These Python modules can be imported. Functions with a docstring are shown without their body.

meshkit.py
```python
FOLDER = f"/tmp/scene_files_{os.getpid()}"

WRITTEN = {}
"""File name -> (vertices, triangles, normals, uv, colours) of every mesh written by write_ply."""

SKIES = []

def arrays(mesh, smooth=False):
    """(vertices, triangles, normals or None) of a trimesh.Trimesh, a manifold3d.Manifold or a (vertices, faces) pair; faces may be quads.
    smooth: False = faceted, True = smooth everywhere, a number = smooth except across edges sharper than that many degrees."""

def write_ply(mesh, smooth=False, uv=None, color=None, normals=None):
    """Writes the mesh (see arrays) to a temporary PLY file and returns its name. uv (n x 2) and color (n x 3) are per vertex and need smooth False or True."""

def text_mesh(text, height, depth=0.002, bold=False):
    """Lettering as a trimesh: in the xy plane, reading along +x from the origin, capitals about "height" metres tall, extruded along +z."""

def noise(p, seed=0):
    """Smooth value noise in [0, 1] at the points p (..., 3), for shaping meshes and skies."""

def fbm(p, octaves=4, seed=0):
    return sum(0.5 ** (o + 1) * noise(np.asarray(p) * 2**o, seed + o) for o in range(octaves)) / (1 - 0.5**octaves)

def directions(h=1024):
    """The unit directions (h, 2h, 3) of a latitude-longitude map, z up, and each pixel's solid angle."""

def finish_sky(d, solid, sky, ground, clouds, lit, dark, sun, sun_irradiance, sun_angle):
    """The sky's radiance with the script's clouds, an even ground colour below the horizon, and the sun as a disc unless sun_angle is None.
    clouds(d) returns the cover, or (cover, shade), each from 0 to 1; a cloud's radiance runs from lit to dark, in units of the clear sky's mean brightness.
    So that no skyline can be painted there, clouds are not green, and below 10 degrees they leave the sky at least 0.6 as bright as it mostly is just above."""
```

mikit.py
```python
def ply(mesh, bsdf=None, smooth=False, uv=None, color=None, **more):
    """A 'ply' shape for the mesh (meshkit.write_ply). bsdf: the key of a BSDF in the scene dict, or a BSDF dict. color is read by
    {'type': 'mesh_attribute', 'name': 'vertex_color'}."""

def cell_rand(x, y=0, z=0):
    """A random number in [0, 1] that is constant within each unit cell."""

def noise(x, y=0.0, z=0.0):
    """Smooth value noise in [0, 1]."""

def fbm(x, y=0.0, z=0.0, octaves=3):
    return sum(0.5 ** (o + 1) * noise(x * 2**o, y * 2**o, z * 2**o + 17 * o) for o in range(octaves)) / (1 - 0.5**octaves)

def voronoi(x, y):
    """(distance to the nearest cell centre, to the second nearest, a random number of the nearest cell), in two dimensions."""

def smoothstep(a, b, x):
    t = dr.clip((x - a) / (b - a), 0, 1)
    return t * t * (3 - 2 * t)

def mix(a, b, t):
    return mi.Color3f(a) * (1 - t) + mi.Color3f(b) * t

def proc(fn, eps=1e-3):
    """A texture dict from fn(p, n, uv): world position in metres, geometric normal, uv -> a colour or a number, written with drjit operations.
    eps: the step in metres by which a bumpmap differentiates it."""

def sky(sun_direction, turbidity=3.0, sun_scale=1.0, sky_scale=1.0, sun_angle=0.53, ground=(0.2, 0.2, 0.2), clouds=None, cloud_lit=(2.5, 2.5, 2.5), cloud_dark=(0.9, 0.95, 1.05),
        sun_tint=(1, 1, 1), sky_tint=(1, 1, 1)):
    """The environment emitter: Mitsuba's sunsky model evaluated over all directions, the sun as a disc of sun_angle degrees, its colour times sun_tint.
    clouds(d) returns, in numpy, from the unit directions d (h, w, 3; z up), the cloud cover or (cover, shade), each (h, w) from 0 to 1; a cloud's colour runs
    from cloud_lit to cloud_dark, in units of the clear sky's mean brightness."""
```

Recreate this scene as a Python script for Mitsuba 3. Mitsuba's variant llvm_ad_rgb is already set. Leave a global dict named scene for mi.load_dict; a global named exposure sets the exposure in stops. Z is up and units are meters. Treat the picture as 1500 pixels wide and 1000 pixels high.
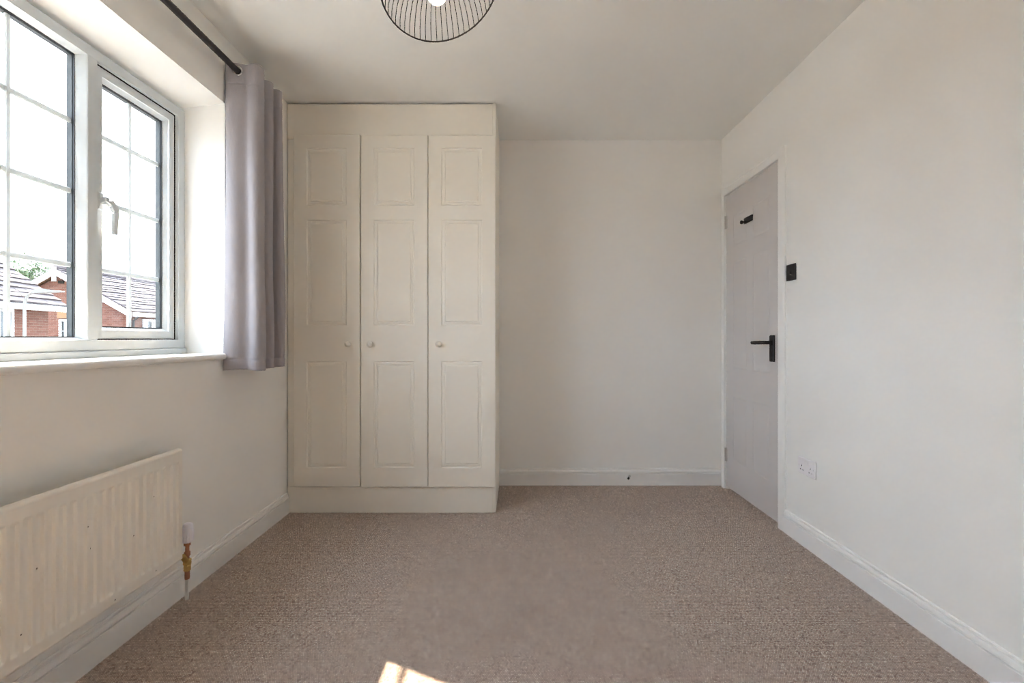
import math
import numpy as np, trimesh, manifold3d as m3
import drjit as dr
import mitsuba as mi
import meshkit
from mikit import ply, proc, sky, noise, fbm, voronoi, cell_rand, smoothstep, mix
T = mi.ScalarTransform4f

# ------------------------------------------------------------------ camera, light, exposure
CAM_H = 1.0455
scene, labels = {}, {}
exposure = 1.95
scene['camera'] = {'type': 'perspective', 'fov_axis': 'x', 'fov': math.degrees(2 * math.atan(750 / 720.0)),
                   'principal_point_offset_x': (750 - 759) / 1500.0, 'principal_point_offset_y': (500 - 495) / 1000.0,
                   'near_clip': 0.02, 'far_clip': 500.0,
                   'to_world': T().look_at(origin=[0, 0, CAM_H], target=[0, 1, CAM_H], up=[0, 0, 1])}
SUN = (-1.0, 0.512, 1.042)


def cloud_cover(d):
    """Thin bright overcast: brightest around the sun, as hazy cloud is."""
    n = meshkit.fbm(d * np.array([2.2, 2.2, 4.0]) + 3.1, 4, 5)
    away = np.arccos(np.clip(d @ (np.array(SUN) / np.linalg.norm(SUN)), -1, 1))
    t = np.clip((away - 0.5) / 1.7, 0, 1)
    return 0.88 + 0.12 * n, np.clip(t * t * (3 - 2 * t) * 0.85 + 0.3 * (n - 0.4), 0, 1)


scene['sky'] = {**sky(SUN, turbidity=4.0, sun_scale=6.5, sky_scale=16.0, ground=(0.04, 0.04, 0.04), clouds=cloud_cover,
                      cloud_lit=(1.97, 2.27, 2.60), cloud_dark=(0.72, 0.85, 1.0), sun_tint=(1.0, 0.98, 0.95)), 'sampling_weight': 7.0}
BULB = (1.0, 0.85, 0.64)
BULB_POWER = 11.0

# ------------------------------------------------------------------ helpers


def rgb(*c):
    return {'type': 'rgb', 'value': list(c)}


def mat(key, color, rough=0.5, spec=0.5, metallic=0.0, **more):
    c = color if isinstance(color, dict) else rgb(*color)
    scene[key] = {'type': 'twosided', 'bsdf': {'type': 'principled', 'base_color': c, 'roughness': rough, 'specular': spec, 'metallic': metallic, **more}}


def bumped(key, color, fn, scale, rough=0.6, spec=0.4, eps=1e-3):
    c = color if isinstance(color, dict) else rgb(*color)
    scene[key] = {'type': 'twosided', 'bsdf': {'type': 'bumpmap', 'tex': proc(fn, eps), 'scale': scale,
                                               'bsdf': {'type': 'principled', 'base_color': c, 'roughness': rough, 'specular': spec}}}


def put(key, mesh, m, smooth=30, label=None, cat=None, kind=None, group=None, **more):
    n, k = key, 0
    while n in scene or n in labels:
        k += 1
        n = f'{key}_{k:03d}'
    scene[n] = ply(mesh, m, smooth, **more)
    tag(n, label, cat, kind, group)
    return n


def tag(n, label=None, cat=None, kind=None, group=None):
    d = {a: b for a, b in (('label', label), ('category', cat), ('kind', kind), ('group', group)) if b}
    if d:
        labels[n] = d
    return n


def cbox(x0, x1, y0, y1, z0, z1, b=0.0):
    """A box with chamfered edges."""
    if b <= 0:
        m = trimesh.creation.box(extents=[x1 - x0, y1 - y0, z1 - z0])
        m.apply_translation([(x0 + x1) / 2, (y0 + y1) / 2, (z0 + z1) / 2])
        return m
    P = []
    for x, sx in ((x0, 1), (x1, -1)):
        for y, sy in ((y0, 1), (y1, -1)):
            for z, sz in ((z0, 1), (z1, -1)):
                P += [(x + sx * b, y + sy * b, z), (x + sx * b, y, z + sz * b), (x, y + sy * b, z + sz * b)]
    return trimesh.convex.convex_hull(np.array(P))


def join(*ms):
    ms = [m for g in ms for m in (g if isinstance(g, (list, tuple)) else [g])]
    return trimesh.util.concatenate(ms)


def hull(pts):
    return trimesh.convex.convex_hull(np.array(pts, float))


def to_tri(man):
    m = man.to_mesh()
    return trimesh.Trimesh(np.array(m.vert_properties[:, :3]), np.array(m.tri_verts), process=False)


def mbox(x0, x1, y0, y1, z0, z1):
    return m3.Manifold.cube([x1 - x0, y1 - y0, z1 - z0]).translate([x0, y0, z0])


def tube(points, radii, sides=10, cap=True):
    p = np.asarray(points, float)
    r = np.broadcast_to(np.asarray(radii, float), (len(p),))
    t = np.gradient(p, axis=0)
    t /= np.linalg.norm(t, axis=1, keepdims=True)
    a = np.zeros_like(p)
    ref = np.array([0, 0, 1.0]) if abs(t[0][2]) < 0.9 else np.array([1.0, 0, 0])
    for i in range(len(p)):
        ref = ref - t[i] * ref.dot(t[i])
        ref /= np.linalg.norm(ref)
        a[i] = ref
    b = np.cross(t, a)
    ang = np.arange(sides) * 2 * np.pi / sides
    v = p[:, None] + r[:, None, None] * (np.cos(ang)[None, :, None] * a[:, None] + np.sin(ang)[None, :, None] * b[:, None])
    f = []
    for i in range(len(p) - 1):
        for j in range(sides):
            k = (j + 1) % sides
            A, B, C, D = i * sides + j, i * sides + k, (i + 1) * sides + k, (i + 1) * sides + j
            f += [(A, B, C), (A, C, D)]
    v = v.reshape(-1, 3)
    if cap:
        v = np.vstack([v, p[0], p[-1]])
        n = len(v)
        e = (len(p) - 1) * sides
        for j in range(sides):
            k = (j + 1) % sides
            f += [(n - 2, k, j), (n - 1, e + j, e + k)]
    m = trimesh.Trimesh(v, np.array(f), process=False)
    return m


def torus(center, axis, R, r, n=32, s=10):
    axis = np.array(axis, float) / np.linalg.norm(axis)
    ref = np.array([0, 0, 1.0]) if abs(axis[2]) < 0.9 else np.array([1.0, 0, 0])
    a = np.cross(axis, ref)
    a /= np.linalg.norm(a)
    b = np.cross(axis, a)
    v, f = [], []
    for i in range(n):
        th = 2 * np.pi * i / n
        d = np.cos(th) * a + np.sin(th) * b
        for j in range(s):
            ph = 2 * np.pi * j / s
            v.append(np.array(center) + d * (R + r * np.cos(ph)) + axis * r * np.sin(ph))
            A, B, C, D = i * s + j, i * s + (j + 1) % s, ((i + 1) % n) * s + (j + 1) % s, ((i + 1) % n) * s + j
            f += [(A, D, C), (A, C, B)]
    return trimesh.Trimesh(np.array(v), np.array(f), process=False)


def lathe(profile, origin, axis, n=28):
    """profile: (radius, height) pairs along the axis."""
    axis = np.array(axis, float) / np.linalg.norm(axis)
    m = trimesh.creation.revolve(np.array(profile, float), sections=n)
    m.apply_transform(trimesh.geometry.align_vectors([0, 0, 1], axis))
    m.apply_translation(origin)
    return m


def extrude(poly, length, frame):
    """2-D polygon (list of points) swept straight: frame maps (u, v, w) -> world, w from 0 to length."""
    cs = m3.CrossSection([np.array(poly, float)], m3.FillRule.NonZero)
    m = to_tri(m3.Manifold.extrude(cs, length))
    v = m.vertices
    o, u, vv, w = [np.array(c, float) for c in frame]
    m.vertices = o + v[:, :1] * u + v[:, 1:2] * vv + v[:, 2:3] * w
    if np.dot(np.cross(u, vv), w) < 0:
        m.invert()
    return m


def relief(us, vs, hfun, depth, frame):
    """A solid slab whose front is the height field hfun(u, v) over the grid us x vs; frame = origin, u, v, outward normal."""
    us, vs = np.asarray(us, float), np.asarray(vs, float)
    U, V = np.meshgrid(us, vs, indexing='ij')
    H = hfun(U, V)
    nu, nv = len(us), len(vs)
    front = np.stack([U, V, H], -1).reshape(-1, 3)
    idx = np.arange(nu * nv).reshape(nu, nv)
    q = [np.stack([idx[:-1, :-1], idx[1:, :-1], idx[1:, 1:], idx[:-1, 1:]], -1).reshape(-1, 4)]
    rim = np.concatenate([idx[:, 0], idx[-1, 1:], idx[-2::-1, -1], idx[0, -2:0:-1]])
    back = front[rim].copy()
    back[:, 2] = -depth
    nb, n0 = len(rim), len(front)
    dup = front[rim].copy()
    k = np.arange(nb)
    k2 = (k + 1) % nb
    q.append(np.stack([n0 + k, n0 + nb + k, n0 + nb + k2, n0 + k2], -1))
    v = np.vstack([front, dup, back, [[us.mean(), vs.mean(), -depth]]])
    q = np.vstack(q)
    f = np.vstack([q[:, [0, 1, 2]], q[:, [0, 2, 3]], np.stack([n0 + nb + k2, n0 + nb + k, np.full(nb, len(v) - 1)], -1)])
    o, u, vv, w = [np.array(c, float) for c in frame]
    P = o + v[:, :1] * u + v[:, 1:2] * vv + v[:, 2:3] * w
    if np.dot(np.cross(u, vv), w) < 0:
        f = f[:, ::-1]
    return trimesh.Trimesh(P, f, process=False)


def grid_lines(a, b, edges, fine=0.0015, reach=0.03, coarse=0.06):
    s = set(np.round(np.linspace(a, b, int((b - a) / coarse) + 2), 5))
    for e in edges:
        s |= set(np.round(np.arange(e - reach * 0.2, e + reach, fine), 5))
    return np.array([a] + sorted(x for x in s if a + 1e-4 < x < b - 1e-4) + [b])


ROT, PIV = 0.016, np.array([-1.372, 2.1])


def LW(m):
    """The left wall stands a hair out of square with the room: what belongs to it turns with it."""
    m = m.copy()
    c, s = math.cos(ROT), math.sin(ROT)
    v = np.array(m.vertices)
    xy = v[:, :2] - PIV
    v[:, 0], v[:, 1] = c * xy[:, 0] - s * xy[:, 1] + PIV[0], s * xy[:, 0] + c * xy[:, 1] + PIV[1]
    m.vertices = v
    return m


# ------------------------------------------------------------------ materials
def ceiling_relief(p, n, uv):
    """Stippled plaster: scattered clusters of thin trowel strokes, half of them across the others."""
    a = fbm(p.x * 3.2, p.y * 3.2, 1.7, 2)
    r1 = 1 - dr.minimum(dr.abs(noise(p.x * 19 + 6 * a, p.y * 14 - 4 * a, 8.1) - 0.5) * 38, 1.0)
    r2 = 1 - dr.minimum(dr.abs(noise(p.x * 29 - 5 * a, p.y * 38 + 4 * a, 2.1) - 0.5) * 26, 1.0)
    m1 = smoothstep(0.40, 0.54, noise(p.x * 9.5, p.y * 9.5, 5.0))
    m2 = smoothstep(0.42, 0.54, noise(p.x * 13 + 7, p.y * 13, 9.0))
    return r1 * m1 * 0.8 + r2 * m2 * 0.5 + 0.06 * noise(p.x * 60, p.y * 60, 0.5)


def wall_relief(p, n, uv):
    return fbm(p.x * 7, p.y * 7, p.z * 7, 3) + 0.06 * noise(p.x * 110, p.y * 110, p.z * 110)


bumped('plaster', (0.82, 0.815, 0.79), wall_relief, 0.0025, 0.75, 0.2)
bumped('ceiling_plaster', (0.808, 0.81, 0.783), ceiling_relief, 0.0052, 0.7, 0.25)
mat('satin_white', (0.84, 0.835, 0.815), 0.38, 0.5)
mat('upvc', (0.60, 0.645, 0.665), 0.3, 0.5)
mat('cream', (0.80, 0.76, 0.68), 0.42, 0.45)
mat('door_paint', (0.575, 0.55, 0.54), 0.4, 0.5)
mat('black_metal', (0.012, 0.010, 0.010), 0.45, 0.28)
mat('black_pole', (0.022, 0.021, 0.023), 0.45, 0.35)
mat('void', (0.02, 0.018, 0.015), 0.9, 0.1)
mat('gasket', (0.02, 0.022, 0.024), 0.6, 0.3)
mat('spacer', (0.022, 0.027, 0.028), 0.5, 0.25)
mat('glazing_white', (0.50, 0.53, 0.515), 0.4, 0.5)
mat('chrome', (0.72, 0.71, 0.70), 0.18, 0.5, 1.0)
mat('steel', (0.55, 0.54, 0.52), 0.3, 0.5, 1.0)
mat('brass', (0.62, 0.43, 0.16), 0.3, 0.5, 1.0)
mat('copper', (0.42, 0.20, 0.12), 0.4, 0.5, 0.8)
mat('valve_plastic', (0.78, 0.77, 0.84), 0.35, 0.5)
mat('socket_plastic', (0.80, 0.775, 0.79), 0.3, 0.5)
mat('rubber', (0.025, 0.022, 0.02), 0.7, 0.3)
scene['glass'] = {'type': 'thindielectric', 'int_ior': 1.5}


def curtain_color(p, n, uv):
    w = 0.5 + 0.5 * dr.sin(p.z * 2600) * dr.sin((p.x + p.y) * 2400)
    s = noise(p.x * 900, p.y * 900, p.z * 60)
    return mi.Color3f(0.335, 0.318, 0.34) * (0.93 + 0.07 * w + 0.08 * (s - 0.5))


mat('curtain_cloth', proc(curtain_color), 0.8, 0.2, sheen=0.4)


def carpet_color(p, n, uv):
    row = dr.floor(p.y / 0.0062)
    xx = p.x / 0.0054 + 0.5 * (row - 2 * dr.floor(row / 2)) + 0.25 * noise(p.x * 30, p.y * 30)
    col = dr.floor(xx)
    fx, fy = xx - col - 0.5, p.y / 0.0062 - row - 0.5
    r = cell_rand(col, row, 3)
    dome = 1 - smoothstep(0.18, 0.56, dr.sqrt(fx * fx * 1.1 + fy * fy))
    base = mix((0.40, 0.315, 0.265), (0.575, 0.48, 0.42), r)
    base = dr.select(cell_rand(col, row, 9) > 0.93, mi.Color3f(0.66, 0.60, 0.54), base)
    base = dr.select(cell_rand(col, row, 5) > 0.9, mi.Color3f(0.30, 0.21, 0.175), base)
    broad = 0.94 + 0.12 * fbm(p.x * 2.2, p.y * 2.2, 4.0, 3)
    return base * (0.37 + 0.97 * dome) * broad


def carpet_relief(p, n, uv):
    row = dr.floor(p.y / 0.0062)
    xx = p.x / 0.0054 + 0.5 * (row - 2 * dr.floor(row / 2)) + 0.25 * noise(p.x * 30, p.y * 30)
    col = dr.floor(xx)
    fx, fy = xx - col - 0.5, p.y / 0.0062 - row - 0.5
    return 1 - smoothstep(0.1, 0.6, dr.sqrt(fx * fx + fy * fy))


bumped('carpet', proc(carpet_color), carpet_relief, 0.0018, 0.95, 0.05, 4e-4)


def radiator_color(p, n, uv):
    streak = noise(p.y * 90, 0.3, p.z * 1.2)
    base = mix((0.80, 0.76, 0.69), (0.83, 0.80, 0.735), streak)
    d1, d2, r = voronoi(p.y * 11, p.z * 11)
    spot = smoothstep(0.034, 0.018, d1) * dr.select((r > 0.66) & (p.z < 0.5), 1.0, 0.0)
    return mix(base, (0.10, 0.07, 0.05), spot)


mat('radiator_paint', proc(radiator_color), 0.35, 0.5)


def wardrobe_gap(p, n, uv):
    return 0


def brick_fn(base_a, base_b, mortar):
    def fn(p, n, uv):
        u = dr.select(dr.abs(n.x) > dr.abs(n.y), p.y, p.x)
        row = dr.floor(p.z / 0.058)
        x = u / 0.175 + 0.5 * (row - 2 * dr.floor(row / 2))
        c = dr.floor(x)
        fx, fz = (x - c) * 0.175, (p.z / 0.058 - row) * 0.058
        joint = dr.select((fx < 0.009) | (fz < 0.010), 1.0, 0.0)
        return mix(mix(base_a, base_b, cell_rand(c, row, 2)), mortar, joint)
    return fn


mat('brick', proc(brick_fn((0.105, 0.044, 0.030), (0.15, 0.070, 0.050), (0.15, 0.105, 0.088)), 1e-3), 0.85, 0.1)
mat('lintel_brick', proc(brick_fn((0.22, 0.12, 0.06), (0.26, 0.15, 0.08), (0.17, 0.13, 0.1)), 1e-3), 0.85, 0.1)


def tile_color(p, n, uv):
    k = noise(p.x * 5, p.y * 5, p.z * 9)
    k2 = fbm(p.x * 1.3, p.y * 1.3, p.z * 2.0, 3)
    return mix((0.062, 0.05, 0.052), (0.115, 0.10, 0.10), k) * (0.75 + 0.5 * k2)


mat('roof_tile', proc(tile_color), 0.8, 0.2)
mat('outdoor_white', (0.5, 0.51, 0.5), 0.5, 0.4)
mat('dark_soffit', (0.12, 0.065, 0.035), 0.8, 0.1)
mat('lamp_grey', (0.21, 0.205, 0.19), 0.5, 0.5)
mat('house_glass', (0.03, 0.035, 0.035), 0.08, 0.6)
mat('net_curtain', (0.6, 0.6, 0.6), 0.9, 0.1)


def ground_color(p, n, uv):
    k = fbm(p.x * 0.7, p.y * 0.7, 1.0, 4)
    return mix((0.25, 0.255, 0.255), (0.33, 0.33, 0.325), k)


mat('paving', proc(ground_color), 0.95, 0.1)
scene['leaf'] = {'type': 'twosided', 'bsdf': {'type': 'principled', 'base_color': rgb(0.055, 0.09, 0.035), 'roughness': 0.6}}
mat('bark', (0.12, 0.085, 0.06), 0.9, 0.1)

# ------------------------------------------------------------------ the room shell
XL, XR, YB, YR, H = -1.372, 1.448, 3.502, -0.45, 2.456
put('floor', cbox(XL - .35, XR + 1.3, YR - .2, YB + .5, -.12, 0), 'carpet', False, 'beige brown loop pile carpet covering the whole floor', kind='structure')
put('ceiling', cbox(XL - .35, XR + .2, YR - .2, YB + .2, H, H + .15), 'ceiling_plaster', False, 'off white ceiling with swirled textured plaster', kind='structure')
put('wall_back', cbox(XL - .35, XR + .2, YB, YB + .15, -.02, H + .02), 'plaster', False, 'plain off white end wall beside the wardrobe', kind='structure')
put('wall_rear', cbox(XL - .35, XR + .2, YR - .15, YR, -.02, H + .02), 'plaster', False, 'white wall at the near end of the room', kind='structure')
WY0, WY1, WZ0, WZ1 = 0.545, 2.306, 0.955, 2.146          # opening in the left wall
left = mbox(XL - .30, XL, YR - .1, YB + .1, -.02, H + .02) - m3.Manifold.hull_points(np.array(
    [(x, y, z) for y in (WY0, WY1) for x, z in ((XL + .05, WZ0), (XL - .32, WZ0), (XL + .05, 2.152), (XL - .186, 2.108), (XL - .32, 2.108))]))
put('wall_left', LW(to_tri(left)), 'plaster', False, 'white window wall with deep plastered reveal', kind='structure')
DY0, DY1, DZ1 = 2.712, 3.413, 2.030
right = mbox(XR, XR + .15, YR - .1, YB + .1, -.02, H + .02) - mbox(XR - .05, XR + .25, DY0, DY1, -.001, DZ1)
put('wall_right', to_tri(right), 'plaster', False, 'white wall with the bedroom door, switch and socket', kind='structure')

hall = mbox(XR + .15, XR + 1.3, DY0 - .5, DY1 + .5, -.05, H) - mbox(XR + .1, XR + 1.2, DY0 - .4, DY1 + .4, 0, H - .1)  # unseen closed box added to keep light out of the gap under the door
put('wall_hall', to_tri(hall), 'plaster', False, 'closed shell added behind the door to keep the gap under it dark', kind='structure')

# skirting boards: profile in (out from wall, up)
SK = [(0, 0), (.0165, 0), (.0165, .084), (.0150, .0862), (.0085, .0868), (.0085, .0905), (.0150, .0912), (.0158, .094), (.0148, .099), (.0122, .104), (.0085, .1075), (.0060, .109), (.0060, .1115), (.0085, .1125), (.0085, .1185), (.006, .121), (0, .121)]
put('baseboard_back', extrude(SK, XR + .133 - .0, [(-.132, YB, 0), (0, -1, 0), (0, 0, 1), (1, 0, 0)]), 'satin_white', 30, 'white moulded skirting board along the end wall', kind='structure')
put('baseboard_left', LW(extrude(SK, 2.94 - YR, [(XL, YR, 0), (1, 0, 0), (0, 0, 1), (0, 1, 0)])), 'satin_white', 30, 'white moulded skirting board under the radiator', kind='structure')
put('baseboard_right', extrude(SK, 2.655 - YR, [(XR, YR, 0), (-1, 0, 0), (0, 0, 1), (0, 1, 0)]), 'satin_white', 30, 'white moulded skirting board running right to the door', kind='structure')

# ------------------------------------------------------------------ window
FX, GX = -1.557, -1.592                                   # frame face and glass planes
FZ0, FZ1 = 0.998, 2.108
B = 0.004
mull = [(1.774, 1.820), (1.031, 1.077)]


def ring(y0, y1, z0, z1, w, x0, x1, b=0.003, wz=None):
    wz = wz or w
    o = m3.Manifold.hull_points(np.array(cbox(x0, x1, y0, y1, z0, z1, b).vertices))
    return to_tri(o - mbox(x0 - .1, x1 + .1, y0 + w, y1 - w, z0 + wz, z1 - wz))


def bead(y0, y1, z0, z1, w, xf, xg, t=0.004, wz=None):
    """Four mitred bars sloping from the face xf at the outer edge down to xg at the inner edge."""
    wz = wz or w
    o = [(y0, z0), (y1, z0), (y1, z1), (y0, z1)]
    i = [(y0 + w, z0 + wz), (y1 - w, z0 + wz), (y1 - w, z1 - wz), (y0 + w, z1 - wz)]
    out = []
    for k in range(4):
        l = (k + 1) % 4
        out.append(hull([(xf, *o[k]), (xf, *o[l]), (xg + t, *i[k]), (xg + t, *i[l]), (xg, *o[k]), (xg, *o[l]), (xg, *i[k]), (xg, *i[l])]))
    return join(out)


win = put('window_1', LW(ring(WY0, WY1, FZ0, FZ1, 0.046, FX - .065, FX, wz=0.040)), 'upvc', 30, 'white plastic framed window with square glazing bars', kind='structure')
for a, b in mull:
    put('window_1__mullion', LW(cbox(FX - .065, FX, a, b, FZ0 + .038, FZ1 - .038, .003)), 'upvc')
put('window_1__sill_trim', LW(cbox(FX - .02, FX + .012, WY0, WY1, .972, FZ0 + .001, .004)), 'upvc')
OZ0, OZ1 = FZ0 + .040, FZ1 - .040
# fixed middle light
f0, f1 = mull[1][1], mull[0][0]
put('window_1__bead', LW(bead(f0, f1, OZ0, OZ1, .017, FX - .003, GX, wz=.010)), 'upvc', 20)


def gasket(y0, y1, z0, z1, x0, x1, w=.003):
    return to_tri(mbox(x0, x1, y0, y1, z0, z1) - mbox(x0 - .1, x1 + .1, y0 + w, y1 - w, z0 + w, z1 - w))


def glazed(parent, y0, y1, z0, z1, cols, gx):
    """A sealed unit between the edges: pane, spacer frame, bars between the panes, black gasket."""
    put(parent + '__gasket', LW(gasket(y0 - .001, y1 + .001, z0 - .001, z1 + .001, gx + .0005, gx + .0045, .0036)), 'gasket', False, 'black rubber gasket')
    P = trimesh.Trimesh([(gx, y0 - .004, z0 - .004), (gx, y1 + .004, z0 - .004), (gx, y1 + .004, z1 + .004), (gx, y0 - .004, z1 + .004)], [(0, 1, 2), (0, 2, 3)], process=False)
    put(parent + '__pane', LW(P), 'glass', False)
    put(parent + '__spacer', LW(gasket(y0 - .003, y1 + .003, z0 - .003, z1 + .003, gx - .022, gx - .003, .006)), 'spacer', False, 'grey metal spacer bar in the glazing')
    xb0, xb1 = gx - .016, gx - .007
    for zz in (1.307, 1.571, 1.822):
        put(parent + '__glazing_bar', LW(cbox(xb0, xb1, y0 - .002, y1 + .002, zz - .0095, zz + .0095, .003)), 'glazing_white')
    for k in range(1, cols):
        yy = y0 + (y1 - y0) * k / cols
        put(parent + '__glazing_bar', LW(cbox(xb0 - .0005, xb1 + .0005, yy - .0085, yy + .0085, z0 - .002, z1 + .002, .003)), 'glazing_white')


glazed('window_1', f0 + .017, f1 - .017, OZ0 + .010, OZ1 - .010, 3, GX)
# opening casements, one at each side
for (a, b, hs) in ((mull[0][1], WY1 - .046, 1), (WY0 + .046, mull[1][0], -1)):
    s = put('window_1__sash', LW(join(ring(a + .003, b - .003, OZ0 + .003, OZ1 - .003, .034, FX - .07, FX - .016, .003),
                                      bead(a + .034, b - .034, OZ0 + .034, OZ1 - .034, .016, FX - .019, FX - .046))), 'upvc', 20)
    put(s + '__gap', LW(gasket(a + .0005, b - .0005, OZ0 + .0005, OZ1 - .0005, FX - .0185, FX - .0150, .003)), 'gasket', False, 'black strip painted as the shade in the gap around the sash')  # black ring stands in for the shade in the gap between sash and frame
    glazed(s, a + .050, b - .050, OZ0 + .050, OZ1 - .050, 2, FX - .045)
    yh = a + .020 if hs > 0 else b - .020
    zc, hx = 1.556, FX - .016
    hd = put(s + '__handle', LW(join(cbox(hx, hx + .012, yh - .013, yh + .013, zc - .030, zc + .034, .004), cbox(hx + .008, hx + .036, yh - .009, yh + .011, zc - .012, zc + .016, .004))), 'upvc', 30, 'white casement handle')
    seg = [((hx + .032, yh + .002 * hs, zc + .002), .014, .011), ((hx + .038, yh + .022 * hs, zc - .012), .012, .008), ((hx + .040, yh + .030 * hs, zc - .035), .0105, .006), ((hx + .036, yh + .031 * hs, zc - .118), .008, .0045)]
    blades = []
    for (p, w, t), (p2, w2, t2) in zip(seg[:-1], seg[1:]):
        blades.append(hull([(q[0] + sx_ * tt, q[1] + sy_ * ww, q[2] + .4 * sy_ * ww * (k < 1)) for k, (q, ww, tt) in enumerate(((p, w, t), (p2, w2, t2))) for sx_ in (1, -1) for sy_ in (1, -1)]))
    put(hd + '__lever', LW(join(blades)), 'upvc', 30)

# inside sill board with rounded nose
prof = [(0, 0)]
for k in range(9):
    t = -math.pi / 2 + math.pi * k / 8
    prof.append((.205 + .0135 * math.cos(t), .0135 + .0135 * math.sin(t)))
prof += [(0, .027)]
nose = extrude([(a, b) for a, b in prof], WY1 - WY0, [(FX - .01, WY0, .9475), (1, 0, 0), (0, 0, 1), (0, 1, 0)])
put('trim_1', LW(nose), 'satin_white', 30, 'white window sill board with a rounded nose', kind='structure')

# ------------------------------------------------------------------ curtain and pole
PX, PZ = -1.309, 2.294
pole = put('curtain_pole', LW(tube([(PX, .30, PZ), (PX, 1.4, PZ), (PX, 2.64, PZ)], .0135, 24)), 'black_pole', 40,
           'black metal curtain pole running above the window', 'curtain pole')
for y, d in ((2.64, 1), (.30, -1)):
    put('curtain_pole__finial', LW(lathe([(0, 0), (.017, 0), (.019, .004), (.019, .03), (.015, .036), (0, .037)], (PX, y, PZ), (0, d, 0))), 'black_pole')
for y in (2.615, .36):
    put('curtain_pole__bracket', LW(join(tube([(XL + .002, y, PZ), (PX, y, PZ)], .007, 12), lathe([(0, 0), (.022, 0), (.022, .005), (.015, .008), (0, .008)], (XL + .001, y, PZ), (1, 0, 0)),
                                         torus((PX, y, PZ), (0, 1, 0), .0165, .004))), 'black_pole')
from scipy.interpolate import CubicSpline
path = np.array([(-1.364, 2.296), (-1.335, 2.289), (-1.300, 2.301), (-1.272, 2.314), (-1.247, 2.304), (-1.224, 2.311), (-1.216, 2.335), (-1.221, 2.370), (-1.248, 2.396), (-1.330, 2.404),
                 (-1.354, 2.420), (-1.330, 2.437), (-1.272, 2.446), (-1.245, 2.456), (-1.231, 2.478), (-1.250, 2.498), (-1.330, 2.506), (-1.352, 2.520), (-1.325, 2.534), (-1.255, 2.540),
                 (-1.232, 2.549), (-1.228, 2.568), (-1.262, 2.582), (-1.320, 2.588), (-1.350, 2.604)])
s = np.concatenate([[0], np.cumsum(np.linalg.norm(np.diff(path, axis=0), axis=1))])
cs = CubicSpline(s, path)
sv = np.linspace(0, s[-1], 420)
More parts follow.
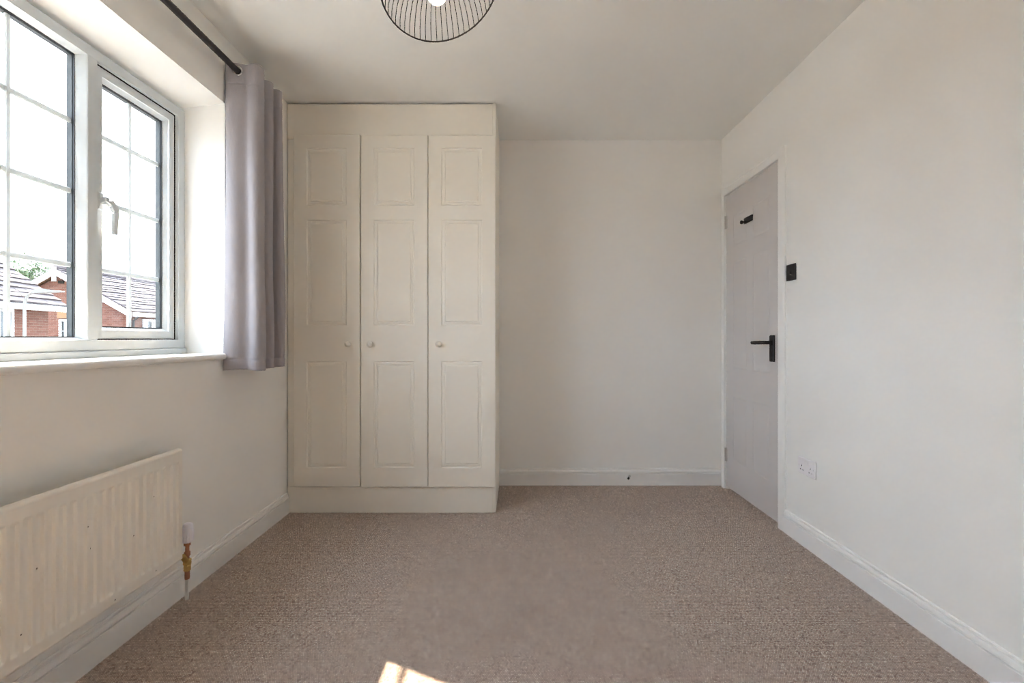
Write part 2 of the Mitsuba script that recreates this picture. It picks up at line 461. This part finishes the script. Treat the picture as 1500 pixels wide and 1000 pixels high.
zv = np.concatenate([np.linspace(.8945, .935, 6), np.linspace(.938, .948, 6), np.linspace(.955, 2.225, 44), np.linspace(2.230, 2.242, 7), [2.248], np.linspace(2.254, 2.330, 26)])
C = cs(sv)
tan = cs(sv, 1)
nrm = np.stack([tan[:, 1], -tan[:, 0]], 1) / np.linalg.norm(tan, axis=1, keepdims=True)
Z, S = np.meshgrid(zv, sv, indexing='ij')
low = np.clip((2.33 - Z) / 1.43, 0, 1)
wob = .0068 * low * np.sin(S * 34 + 1.3 * np.sin(Z * 2.1)) + .003 * np.sin(S * 61 + Z * 3.0) * low + .002 * np.sin(Z * 9 + S * 20) * low
wob -= .0022 * np.exp(-((Z - .943) / .004) ** 2) + .0016 * np.exp(-((Z - 2.236) / .004) ** 2)
P = np.zeros(Z.shape + (3,))
ctr = np.array([-1.28, 2.44])
spread = 1 + .04 * low
for k in range(2):
    P[..., k] = ctr[k] + (C[None, :, k] - ctr[k]) * np.where(k == 0, 1.0, spread) + nrm[None, :, k] * wob
P[..., 0] += .010 * low * np.clip(S / s[-1] * 2 - .6, 0, 1)
P[..., 0] = np.maximum(P[..., 0], XL + .006)
P[..., 2] = Z + (.004 * np.sin(S * 26) * (Z < .96)) - .003 * np.cos(S * 22) * (Z > 2.25)
nz, ns = Z.shape
idx = np.arange(nz * ns).reshape(nz, ns)
off = np.stack([np.broadcast_to(nrm[None, :, 0], Z.shape), np.broadcast_to(nrm[None, :, 1], Z.shape), 0 * Z], -1) * .0011
q = np.stack([idx[:-1, :-1], idx[:-1, 1:], idx[1:, 1:], idx[1:, :-1]], -1).reshape(-1, 4)
q2 = q[:, ::-1] + nz * ns
rim = np.concatenate([idx[0, :], idx[1:, -1], idx[-1, -2::-1], idx[-2:0:-1, 0]])
r2 = np.roll(rim, -1)
q3 = np.stack([rim, rim + nz * ns, r2 + nz * ns, r2], -1)
q = np.vstack([q, q2, q3])
allp = np.vstack([(P + off).reshape(-1, 3), (P - off).reshape(-1, 3)])
cen = allp[q].mean(1)
q = q[np.hypot(cen[:, 0] - PX, cen[:, 2] - PZ) > .0185]          # the eyelet holes
cur = trimesh.Trimesh(np.vstack([(P + off).reshape(-1, 3), (P - off).reshape(-1, 3)]), np.vstack([q[:, :3], q[:, [0, 2, 3]]]), process=False)
trimesh.repair.fix_normals(cur)
put('curtain', LW(cur), 'curtain_cloth', True, 'gathered grey eyelet curtain hanging beside the window', 'curtain')
for (a, b) in ((-1.309, 2.298), (-1.309, 2.402), (-1.309, 2.440), (-1.309, 2.504), (-1.309, 2.535), (-1.309, 2.587)):
    put('curtain__eyelet', LW(torus((a, b, PZ), (0, 1, 0), .0195, .0035)), 'chrome', True, 'silver eyelet ring')

# ------------------------------------------------------------------ radiator
RX, RY0, RY1, RZ0, RZ1 = -1.277, .66, 1.869, .205, .625
pitch = .0333


def flutes(U, V):
    c = np.abs(((U - RY0 - .022) / pitch) % 1 - .5) * pitch
    across = np.clip((.0115 - c) / .0045, 0, 1)
    across = across * across * (3 - 2 * across)
    inside = np.clip((V - RZ0 - .038) / .010, 0, 1) * np.clip((RZ1 - .042 - V) / .010, 0, 1) * (U > RY0 + .015) * (U < RY1 - .015)
    h = -.0062 * across * inside
    e = np.minimum(np.minimum(U - RY0, RY1 - U), np.minimum(V - RZ0, RZ1 - V))
    return h - .010 * (1 - np.sqrt(np.clip(1 - (1 - np.clip(e / .010, 0, 1)) ** 2, 0, 1)))


us = np.unique(np.round(np.concatenate([np.arange(RY0, RY1, .0020), RY0 + np.linspace(0, .011, 6), RY1 - np.linspace(0, .011, 6)]), 5))
vs = np.unique(np.round(np.concatenate([RZ0 + np.linspace(0, .011, 6), RZ1 - np.linspace(0, .011, 6), np.linspace(RZ0 + .03, RZ0 + .06, 12), np.linspace(RZ1 - .064, RZ1 - .034, 12), np.linspace(RZ0 + .08, RZ1 - .08, 5)]), 5))
rad = relief(us, vs, flutes, .022, [(RX, 0, 0), (0, 1, 0), (0, 0, 1), (1, 0, 0)])
tag('radiator', 'cream fluted panel radiator on the wall below the window', 'radiator')
put('radiator__panel', LW(rad), 'radiator_paint', 40)
put('radiator__rail', LW(join(tube([(RX - .012, RY0 + .01, RZ1 - .008), (RX - .012, RY1 - .012, RZ1 - .008)], .0125, 16), tube([(RX - .012, RY0 + .01, RZ0 + .010), (RX - .012, RY1 - .012, RZ0 + .010)], .0125, 16))), 'radiator_paint', 40)
for y in (.9, 1.62):
    put('radiator__bracket', LW(cbox(XL, RX - .02, y, y + .03, RZ0 + .05, RZ1 - .05, .003)), 'radiator_paint')
vx, vy = -1.310, 1.935
put('radiator__valve', LW(join(tube([(RX - .014, RY1 - .025, .214), (RX - .016, RY1 + .02, .205), (vx + .004, vy - .008, .172)], .010, 16), lathe([(0, 0), (.009, 0), (.014, .006), (.014, .022), (.011, .026), (.016, .030), (.016, .044), (.010, .05), (0, .05)], (vx + .004, vy, .128), (0, 0, 1), 6))), 'brass', 30, 'brass radiator valve')
put('radiator__valve_stem', LW(lathe([(0, 0), (.007, 0), (.008, .012), (.011, .014), (.011, .028), (.007, .030), (.007, .052), (.012, .054), (.012, .068), (0, .068)], (vx + .004, vy, .176), (0, 0, 1))), 'copper', 30, 'bare copper valve stem')
put('radiator__valve_head', LW(join(lathe([(0, 0), (.014, 0), (.020, .006), (.0215, .04), (.0185, .060), (.0175, .070), (.013, .075), (0, .075)], (vx + .004, vy, .241), (.02, .03, 1), 20),
                                    [cbox(vx + .004 + .0185 * math.cos(t) - .003, vx + .004 + .0185 * math.cos(t) + .003, vy + .0185 * math.sin(t) - .003, vy + .0185 * math.sin(t) + .003, 0.246, .280, .001) for t in np.arange(12) * math.pi / 6])), 'valve_plastic', 30, 'white plastic thermostatic valve head')
put('radiator__pipe', LW(tube([(vx + .004, vy, .14), (vx + .003, vy + .003, .10), (vx - .010, vy + .018, .05), (vx - .020, vy + .034, 0.0)], .0070, 14)), 'satin_white', 40, 'white painted pipe going into the carpet')
put('radiator__pipe_sleeve', LW(lathe([(0, 0), (.0092, 0), (.0092, .042), (0, .042)], (vx + .004, vy, .098), (0, 0, 1))), 'copper', 30, 'bare copper tail')

# ------------------------------------------------------------------ wardrobe
WF, DF = 2.943, 2.925
tag('wardrobe', 'tall cream fitted wardrobe with three moulded panel doors', 'wardrobe')
put('wardrobe__side_panel', cbox(-.152, -.134, WF - .001, YB - .004, .002, 2.452, .0015), 'cream')
put('wardrobe__side_panel', cbox(-1.374, -1.356, WF + .03, YB - .004, .002, 2.44, .0015), 'cream')
put('wardrobe__header_panel', cbox(-1.3825, -.1526, WF - .002, WF + .016, 2.235, 2.4455, .0015), 'cream')
put('wardrobe__plinth', cbox(-1.3825, -.1526, WF - .001, WF + .017, .0, .157, .0015), 'cream')
put('wardrobe__filler_strip', cbox(-1.3795, -1.3405, WF + .001, WF + .017, .1575, 2.2345, .001), 'cream')
put('wardrobe__shelf', cbox(-1.355, -.153, WF + .02, YB - .006, 2.20, 2.218), 'cream')
put('wardrobe__top_panel', cbox(-1.355, -.153, WF + .017, YB - .006, 2.41, 2.428), 'void')  # near-black sheet, paints the shade in the slot between header and ceiling


def door_relief(panels, us_depth, prof, corner=.006):
    def h(U, V):
        out = np.zeros_like(U)
        for (a, b, c, d) in panels:
            q = np.minimum(np.minimum(U - a, b - U), np.minimum(V - c, d - V))
            out = np.where(q > 0, np.interp(q, prof[0], prof[1]), out)
        return out * us_depth
    return h


PROF = ([0, .0025, .006, .012, .017, .019, .0225, .026, 1], [0, -2.6, -3.6, -3.0, -1.6, -2.9, -2.6, 0, 0])
doors = [(-1.3366, -.9425, 2.258), (-.9365, -.5390, 2.2535), (-.5345, -.1355, 2.2535)]
for xd in (-.9395, -.5368):
    put('wardrobe__divider', cbox(xd - .03, xd + .03, WF + .001, WF + .02, .158, 2.234), 'cream')  # pale strip added behind the door gaps so they read brown, not black
for k, (a, b, top) in enumerate(doors):
    z0 = .161 if k == 0 else .158
    pa, pb = a + .0775, b - .0785
    pan = [(pa, pb, 1.835, 2.1757), (pa, pb, 1.121, 1.7495), (pa, pb, .2745, .908)]
    gx = grid_lines(a, b, [pa, b - .0785 - .026, a + .001, b - .003], .0016, .029)
    gz = grid_lines(z0, top, sum([[p[2], p[3] - .026] for p in pan], []), .0016, .029, .2)
    base = door_relief(pan, .0013, PROF)

    def edge_round(U, V, a=a, b=b, z0=z0, top=top, base=base):
        e = np.minimum(np.minimum(U - a, b - U), np.minimum(V - z0, top - V))
        return base(U, V) - np.where(e < .003, .003 - e, 0) * .7
    gx = np.unique(np.concatenate([gx, [a, a + .0015, a + .003, b - .003, b - .0015, b]]))
    gz = np.unique(np.concatenate([gz, [z0, z0 + .0015, z0 + .003, top - .003, top - .0015, top]]))
    dn = put('wardrobe__door', relief(gx, gz, edge_round, .0175, [(0, DF, 0), (1, 0, 0), (0, 0, 1), (0, -1, 0)]), 'cream', False)
    kx = (-1.0075, -.8775, -.4713)[k]
    put(dn + '__knob', lathe([(0, 0), (.0115, 0), (.0105, .004), (.0085, .010), (.0095, .014), (.0155, .018), (.0178, .024), (.0165, .030), (.0115, .035), (.005, .037), (0, .0372)], (kx, DF, 1.009), (0, -1, 0), 32), 'cream', 40)

# ------------------------------------------------------------------ bedroom door in the right wall
DXF = XR - .003                                           # the door's face
DZ0 = .020
panels = [(DY0 + .11, DY0 + .315, 1.66, 1.87), (DY1 - .315, DY1 - .11, 1.66, 1.87), (DY0 + .11, DY0 + .315, .84, 1.56), (DY1 - .315, DY1 - .11, .84, 1.56), (DY0 + .11, DY0 + .315, .22, .655), (DY1 - .315, DY1 - .11, .22, .655)]
P2 = ([0, .004, .009, .016, .024, 1], [0, -1.3, -1.6, -1.3, 0, 0])
hf = door_relief(panels, .001, P2)
gy = grid_lines(DY0 + .003, DY1 - .003, sum([[p[0], p[1] - .024] for p in panels[:2]], []), .002, .027)
gz = grid_lines(DZ0, DZ1 - .004, sum([[p[2], p[3] - .024] for p in panels[::2]], []), .002, .027, .15)
door = put('door_1', relief(gy, gz, hf, .042, [(DXF, 0, 0), (0, 1, 0), (0, 0, 1), (-1, 0, 0)]), 'door_paint', False, 'pale grey six panel bedroom door, closed', kind='structure')
for z in (1.8466, .2396):
    put('door_1__hinge', join(tube([(DXF - .004, DY1 + .001, z - .045), (DXF - .004, DY1 + .001, z + .045)], .0062, 12), [torus((DXF - .004, DY1 + .001, z + k), (0, 0, 1), .0058, .0016, 14, 6) for k in (-.027, -.009, .009, .027)],
                              cbox(DXF - .003, DXF + .001, DY1 - .018, DY1, z - .045, z + .045)), 'steel', 30, 'bare steel hinge')
hy = 2.786
ha = put('door_1__handle', cbox(DXF - .010, DXF, hy - .0245, hy + .0245, .911, 1.0615, .003), 'black_metal', 30, 'matt black lever handle on a backplate')
put(ha + '__lever', join(tube([(DXF - .008, hy, 1.02), (DXF - .030, hy, 1.02), (DXF - .052, hy, 1.02), (DXF - .060, hy + .006, 1.02), (DXF - .062, hy + .02, 1.02), (DXF - .062, hy + .118, 1.018)], [.011, .010, .010, .010, .0105, .0105], 16),
                         lathe([(0, 0), (.015, 0), (.015, .006), (0, .006)], (DXF - .010, hy, 1.02), (-1, 0, 0))), 'black_metal', 40)
put(ha + '__keyhole', cbox(DXF - .0108, DXF - .0098, hy - .003, hy + .003, .940, .958, .0), 'void')
# door lining and architrave
AX = XR - .016
arch = [(0, 0), (.016, 0), (.016, .0), (.0165, .004), (.0165, .030), (.0145, .034), (.0155, .040), (.013, .050), (.009, .056), (0, .056)]


def arch_leg(y_in, s, z1):
    return extrude(arch, z1, [(XR, y_in, 0), (-1, 0, 0), (0, s, 0), (0, 0, 1)])


put('trim_2', join(arch_leg(DY0 - .002, -1, DZ1 + .002 + .056), arch_leg(DY1 + .008, 1, DZ1 + .002 + .056),
                   extrude(arch, DY1 - DY0 + .010, [(XR, DY0 - .002, DZ1 + .002), (-1, 0, 0), (0, 0, 1), (0, 1, 0)])), 'satin_white', 30, 'white moulded architrave around the grey door', kind='structure')
# coat hook on the door
tag('coat_hook', 'small black rectangular coat hook with a round knob, high on the door', 'hook')
put('coat_hook__plate', cbox(DXF - .009, DXF + .0005, 3.023, 3.130, 1.769, 1.8075, .003), 'black_metal')
put('coat_hook__knob', lathe([(0, 0), (.006, 0), (.005, .006), (.005, .024), (.0115, .027), (.0125, .033), (.010, .037), (0, .038)], (DXF - .008, 3.094, 1.7775), (-1, 0, -.12), 24), 'black_metal')

# ------------------------------------------------------------------ switch, socket, door stop
tag('light_switch', 'black square light switch plate beside the door', 'switch')
put('light_switch__plate', cbox(XR - .0075, XR, 2.556, 2.645, 1.350, 1.4365, .003), 'black_metal')
put('light_switch__toggle', hull([(XR - .0070, 2.594, 1.380), (XR - .0070, 2.607, 1.380), (XR - .0070, 2.594, 1.406), (XR - .0070, 2.607, 1.406), (XR - .0135, 2.595, 1.387), (XR - .0135, 2.606, 1.387), (XR - .009, 2.595, 1.405), (XR - .009, 2.606, 1.405)]), 'black_metal', 30, 'black rocker')
for y in (2.570, 2.631):
    put('light_switch__screw', lathe([(0, 0), (.0033, 0), (.0033, .0012), (0, .0015)], (XR - .0073, y, 1.393), (-1, 0, 0), 14), 'black_metal')
tag('wall_socket', 'white double power socket low on the wall beside the door', 'socket')
sy0, sy1, sz0, sz1 = 2.381, 2.529, .3575, .4425
put('wall_socket__plate', cbox(XR - .010, XR, sy0, sy1, sz0, sz1, .004), 'socket_plastic')
for c in (sy0 + .037, sy1 - .037):
    d = 1 if c < 2.45 else -1
    for (dy, dz, w, h) in ((0, .0045, .004, .008), (.011, -.017, .0065, .0042), (-.011, -.017, .0065, .0042)):
        put('wall_socket__pin_slot', cbox(XR - .0104, XR - .0096, c + dy - w / 2, c + dy + w / 2, .397 + dz - h / 2, .397 + dz + h / 2), 'void', False, 'dark pin slot')
    yy = c + d * .024
    put('wall_socket__rocker', hull([(XR - .0096, yy - .006, .414), (XR - .0096, yy + .006, .414), (XR - .0096, yy - .006, .432), (XR - .0096, yy + .006, .432), (XR - .0145, yy - .0055, .416), (XR - .0145, yy + .0055, .416), (XR - .011, yy - .0055, .431), (XR - .011, yy + .0055, .431)]), 'socket_plastic', 30)
    put('wall_socket__screw', lathe([(0, 0), (.003, 0), (.003, .001), (0, .0012)], (XR - .0098, c - d * .024, .400), (-1, 0, 0), 12), 'steel', 30, 'steel screw')
sx, szz = .789, .0665
tag('door_stop', 'small metal door stop with dark rubber tip on the skirting of the end wall', 'door stop')
put('door_stop__stem', join(lathe([(0, 0), (.010, 0), (.010, .003), (.004, .005), (.004, .040), (0, .040)], (sx, YB - .0155, szz), (-.35, -1, -.05), 16)), 'steel')
put('door_stop__tip', lathe([(0, 0), (.0075, 0), (.0085, .004), (.0085, .013), (.006, .016), (0, .016)], np.array([sx, YB - .0155, szz]) + .040 * np.array([-.33, -.943, -.047]), (-.35, -1, -.05), 16), 'rubber')

# ------------------------------------------------------------------ pendant light with wire shade
LX, LY = -.2344, 1.5
RR, tx, ty, dz = .1899, -.3336, .3914, 1.0848
c, s_ = math.cos(tx), math.sin(tx)
M1 = np.array([[1, 0, 0], [0, c, s_], [0, -s_, c]])
c, s_ = math.cos(ty), math.sin(ty)
M = M1 @ np.array([[c, 0, s_], [0, 1, 0], [-s_, 0, c]])      # row vectors
RC = np.array([LX, LY, CAM_H + dz])


APEX = np.array([-.246, 1.5, CAM_H + 1.235])


def on_ring(th, u):
    """The shade: from the tilted rim (u = 0) up the dome towards its top (u = pi / 2)."""
    e = np.array([RR * math.cos(th), RR * math.sin(th), 0]) @ M
    return RC + e * math.cos(u) + (APEX - RC) * math.sin(u)


def closed_tube(fn, n, r, sides=6):
    pts = [fn(2 * math.pi * k / n) for k in range(n + 1)]
    return tube(pts, r, sides, False)


tag('pendant_light', 'black wire dome pendant lamp hanging from the ceiling with a lit bulb', 'pendant lamp')
TOP = math.radians(82)
sh = put('pendant_light__shade', join(closed_tube(lambda t: on_ring(t, 0), 96, .0025), closed_tube(lambda t: on_ring(t, TOP), 32, .0025)), 'black_metal', True, 'black wire dome shade')
for k in range(60):
    th = 2 * math.pi * (k + .5) / 60
    put(sh + '__rib', tube([on_ring(th, j / 8 * TOP) for j in range(9)], .0012, 4, False), 'black_metal', True)
hub = APEX
bx, by, bz = -.249, 1.5, 2.096
rose = (hub[0], hub[1], H)
put('pendant_light__cord', tube([hub + [0, 0, .04], hub + [0, 0, .1], (hub[0], hub[1], H - .02)], .0032, 8), 'black_metal', 40)
put('pendant_light__ceiling_rose', lathe([(0, 0), (.05, 0), (.05, .012), (.02, .03), (.006, .036), (0, .036)], rose, (0, 0, -1)), 'black_metal')
ax = np.array([bx, by, bz]) - hub
ax /= np.linalg.norm(ax)
put('pendant_light__lamp_holder', lathe([(0, -.05), (.012, -.05), (.02, -.03), (.025, 0.0), (.025, .01), (.019, .014), (.019, .05), (0, .05)], hub, ax), 'black_metal')
bulb_len = np.linalg.norm(np.array([bx, by, bz]) - hub)
bm = lathe([(0, .045), (.013, .045), (.014, .065), (.020, bulb_len - .035), (.0265, bulb_len - .015), (.0290, bulb_len + .003), (.026, bulb_len + .017), (.016, bulb_len + .027), (0, bulb_len + .030)], hub, ax, 24)
put('pendant_light__bulb', bm, 'satin_white', True, 'glowing white bulb', emitter={'type': 'area', 'radiance': rgb(*[BULB_POWER * c for c in BULB])})

# ------------------------------------------------------------------ outside
GZ = -2.6
put('ground', cbox(-80, -1.75, -60, 90, GZ - .2, GZ), 'paving', False, 'pale grey paved ground outside', kind='structure')


def solid(poly, length, frame):
    return extrude(poly, length, frame)


def roof_slope(e0, e1, up, rise, run, n, t=.022):
    """Overlapping tile courses on a slope from the eaves line e0-e1, climbing by (up * run, rise) in n courses."""
    e0, e1, up = np.array(e0, float), np.array(e1, float), np.array([*up, 0.0])
    ms = []
    nn = np.cross(e1 - e0, up * run + [0, 0, rise])
    nn /= np.linalg.norm(nn)
    if nn[2] < 0:
        nn = -nn
    step = (up * run + np.array([0, 0, rise])) / n
    L = np.linalg.norm(e1 - e0)
    m = max(1, int(L / .32))
    for i in range(n):
        a = (i % 2) * .5
        ks = np.clip((np.arange(m + 2) - a) / m, 0, 1)
        for k in range(m + 1):
            if ks[k + 1] - ks[k] < 1e-4:
                continue
            g = .004 / L
            p, q = e0 + (e1 - e0) * (ks[k] + g), e0 + (e1 - e0) * (ks[k + 1] - g)
            lift = nn * t * (.75 + .6 * np.abs(math.sin(i * 7.3 + k * 12.9)))
            o = step * i
            o2 = step * (i + 1.12)
            ms.append(hull([p + o + lift * 1.9, q + o + lift * 1.9, p + o2 + lift * .8, q + o2 + lift * .8, p + o, q + o, p + o2 - lift * .2, q + o2 - lift * .2]))
    return join(ms)


def bar(a, b, w, h):
    """A straight board from a to b with a w (horizontal) by h (vertical) section."""
    a, b = np.array(a, float), np.array(b, float)
    d = b - a
    side = np.cross(d, [0, 0, 1])
    side = side / np.linalg.norm(side) * w / 2
    up = np.array([0, 0, h / 2])
    return hull([p + s1 * side + s2 * up for p in (a, b) for s1 in (1, -1) for s2 in (1, -1)])


def house_window(parent, o, u, w, h, cols, rows, nrm):
    """A white casement at o (lower corner), along u, facing nrm."""
    o, u, nrm, up = np.array(o, float), np.array([*u, 0.0]), np.array([*nrm, 0.0]), np.array([0, 0, 1.0])

    def blk(a0, a1, b0, b1, d0, d1):
        return hull([o + u * a + up * b + nrm * d for a in (a0, a1) for b in (b0, b1) for d in (d0, d1)])
    ms = [blk(0, w, 0, .07, -.02, .05), blk(0, w, h - .07, h, -.02, .05), blk(0, .07, 0, h, -.02, .05), blk(w - .07, w, 0, h, -.02, .05)]
    wn = put(parent + '__window', join(ms), 'outdoor_white', False, 'white framed window')
    mulls = [blk(w * k / cols - .025, w * k / cols + .025, .07, h - .07, -.02, .045) for k in range(1, cols)]
    mulls += [blk(.07, w - .07, h * k / rows - .014, h * k / rows + .014, -.01, .03) for k in range(1, rows)]
    if mulls:
        put(wn + '__glazing_bar', join(mulls), 'outdoor_white', False)
    put(wn + '__pane', blk(.06, w - .06, .06, h - .06, -.015, .008), 'house_glass', False, 'dark glass')
    put(wn + '__net_curtain', join(blk(w * .16, w * .30, .08, h - .08, .009, .013), blk(w * .62, w * .75, .08, h - .08, .009, .013)), 'net_curtain', False)
    return wn


# gabled house: ridge along y
BY0, BY1, BXR, BXE, BXW = 16.0, 27.0, -15.08, -12.60, -17.56
BZE, BZR = 1.92, 3.31
pb = .601
tag('gabled_house', 'red brick house with a white edged gable and brown tiled roof', 'house')
wx0, wx1 = BXW + .25, BXE - .25
put('gabled_house__wall', extrude([(wx0, GZ), (wx1, GZ), (wx1, BZE - .02), (BXR, BZR - .17), (wx0, BZE - .02)], BY1 - BY0 - .3, [(0, BY0 + .2, 0), (1, 0, 0), (0, 0, 1), (0, 1, 0)]), 'brick', False)
rf = put('gabled_house__roof', extrude([(BXW, BZE - .08), (BXR, BZR - .10), (BXE, BZE - .08), (BXE, BZE - .01), (BXR, BZR - .02), (BXW, BZE - .01)], BY1 - BY0, [(0, BY0, 0), (1, 0, 0), (0, 0, 1), (0, 1, 0)]), 'dark_soffit', False)
put('gabled_house__roof__tiles', join(roof_slope((BXE + .03, BY0, BZE - .01), (BXE + .03, BY1, BZE - .01), (-1, 0), BZR - BZE + .01, BXE + .03 - BXR, 15),
                                      roof_slope((BXW - .03, BY0, BZE - .01), (BXW - .03, BY1, BZE - .01), (1, 0), BZR - BZE + .01, BXR - BXW + .03, 15)), 'roof_tile', False, 'brown roof tiles', kind='stuff')
put('gabled_house__roof__ridge', tube([(BXR, BY0, BZR + .03), (BXR, 20, BZR + .03), (BXR, BY1, BZR + .03)], .09, 8), 'roof_tile', 40)
for sgn in (1, -1):
    put('gabled_house__bargeboard', bar((BXR, BY0 - .02, BZR - .10), (BXR + sgn * 2.5, BY0 - .02, BZE - .12), .05, .19), 'outdoor_white', False, 'white bargeboard')
put('gabled_house__gable_drop', cbox(BXR - .07, BXR + .07, BY0 - .06, BY0 - .01, BZR - .42, BZR + .06, .01), 'outdoor_white', False, 'white drop piece at the gable peak')
put('gabled_house__gutter', bar((BXE + .06, BY0 + .05, BZE - .10), (BXE + .06, BY1, BZE - .10), .11, .13), 'outdoor_white', False, 'white gutter')
put('gabled_house__downpipe', tube([(BXE + .02, BY0 + .35, BZE - .12), (BXE - .2, BY0 + .35, BZE - .30), (BXE - .2, BY0 + .35, GZ)], .035, 8), 'gasket', 40, 'black downpipe')
put('gabled_house__vent', cbox(BXR - .06, BXR + .12, BY0 + .17, BY0 + .21, 2.84, 2.94), 'void', False, 'dark air vent')
put('gabled_house__lintel', cbox(BXR - .1, BXR + 1.0, BY0 + .18, BY0 + .22, 1.70, 1.93), 'lintel_brick', False, 'orange brick lintel')
house_window('gabled_house', (BXR - .02, BY0 + .2, .5), (1, 0), .95, 1.17, 2, 3, (0, -1))
house_window('gabled_house', (wx1, BY0 + .80, .72), (0, 1), .86, .98, 2, 1, (1, 0))

# near house with the tiled eaves side towards us
g = .15
fu = np.array([-g, math.sqrt(1 - g * g)])                  # along its front, away from the camera
fn_ = np.array([fu[1], -fu[0]])                            # out of its front
corner = np.array([-11.03, 12.0])
ze, run, pa_ = 1.83, 2.6, .75
tag('tiled_house', 'red brick house with low brown tiled eaves behind the street lamp', 'house')


def A3(s_, t_, z):
    p = corner - fu * s_ - fn_ * t_
    return (p[0], p[1], z)


LEN = 9.0
fr = [A3(0, 0, 0), (-fn_[0], -fn_[1], 0), (0, 0, 1), (-fu[0], -fu[1], 0)]
put('tiled_house__wall', extrude([(.22, GZ), (2 * run - .22, GZ), (2 * run - .22, ze), (run, ze + run * pa_ - .2), (.22, ze)], LEN - .24, [A3(.24, 0, 0)] + fr[1:]), 'brick', False)
rf = put('tiled_house__roof', extrude([(0, ze - .09), (2 * run, ze - .09), (2 * run, ze - .01), (run, ze + run * pa_ - .02), (0, ze - .01)], LEN, fr), 'dark_soffit', False)
put('tiled_house__roof__tiles', join(roof_slope(A3(0, -.04, ze - .02), A3(LEN, -.04, ze - .02), -fn_, run * pa_, run + .04, 16)), 'roof_tile', False, 'brown roof tiles', kind='stuff')
put('tiled_house__gutter', bar(A3(.06, -.07, ze - .09), A3(LEN, -.07, ze - .09), .11, .10), 'outdoor_white', False, 'white gutter')
put('tiled_house__fascia', bar(A3(.02, .0, ze - .08), A3(LEN, .0, ze - .08), .03, .16), 'outdoor_white', False, 'white fascia board')
wo = A3(2.42, .20, .40)
house_window('tiled_house', wo, fu, 1.15, 1.28, 2, 1, fn_)

# street lamp
lx, ly = -9.04, 9.0
tag('street_lamp', 'pale grey street lamp with a curved arm in front of the brick houses', 'street lamp')
zt = CAM_H + 68 * 9 / 720
put('street_lamp__pole', tube([(lx, ly, GZ), (lx, ly, -.5), (lx, ly, zt - .26), (lx + .015, ly, zt - .16), (lx + .06, ly, zt - .07), (lx + .13, ly, zt - .02), (lx + .24, ly, zt)], [.045, .034, .025, .025, .024, .023, .022], 12), 'lamp_grey', 50)
put('street_lamp__lamp_head', hull([(lx + .18, ly - .05, zt + .03), (lx + .18, ly + .05, zt + .03), (lx + .20, ly - .06, zt - .03), (lx + .20, ly + .06, zt - .03), (lx + .34, ly - .08, zt + .055), (lx + .34, ly + .08, zt + .055),
                                    (lx + .34, ly - .08, zt - .03), (lx + .34, ly + .08, zt - .03), (lx + .70, ly - .05, zt + .01), (lx + .70, ly + .05, zt + .01), (lx + .70, ly - .04, zt - .01), (lx + .70, ly + .04, zt - .01)]), 'lamp_grey', 30)

# tree behind the roofs
rng = np.random.default_rng(7)
tc = np.array([-29.6, 30.0, 4.35])
tag('tree', 'green leafy tree behind the house roofs', 'tree')
put('tree__trunk', tube([(tc[0], tc[1], GZ), (tc[0] + .1, tc[1], 1.0), (tc[0], tc[1], 4.2)], [.28, .2, .06], 10), 'bark', 40)
V, F = [], []
lob = [(tc + rng.normal(0, 1, 3) * [.85, .85, .55], .45 + .35 * rng.random()) for _ in range(26)]
for c_, r_ in lob:
    for _ in range(260):
        d = rng.normal(0, 1, 3)
        d /= np.linalg.norm(d)
        p = c_ + d * r_ * (.75 + .3 * rng.random())
        a, b = rng.normal(0, 1, 3), rng.normal(0, 1, 3)
        a = a / np.linalg.norm(a) * .085
        b = b / np.linalg.norm(b) * .05
        n = len(V)
        V += [p - a, p + b, p + a, p - b]
        F += [(n, n + 1, n + 2), (n, n + 2, n + 3)]
put('tree__foliage', trimesh.Trimesh(np.array(V), np.array(F), process=False), 'leaf', False, kind='stuff')
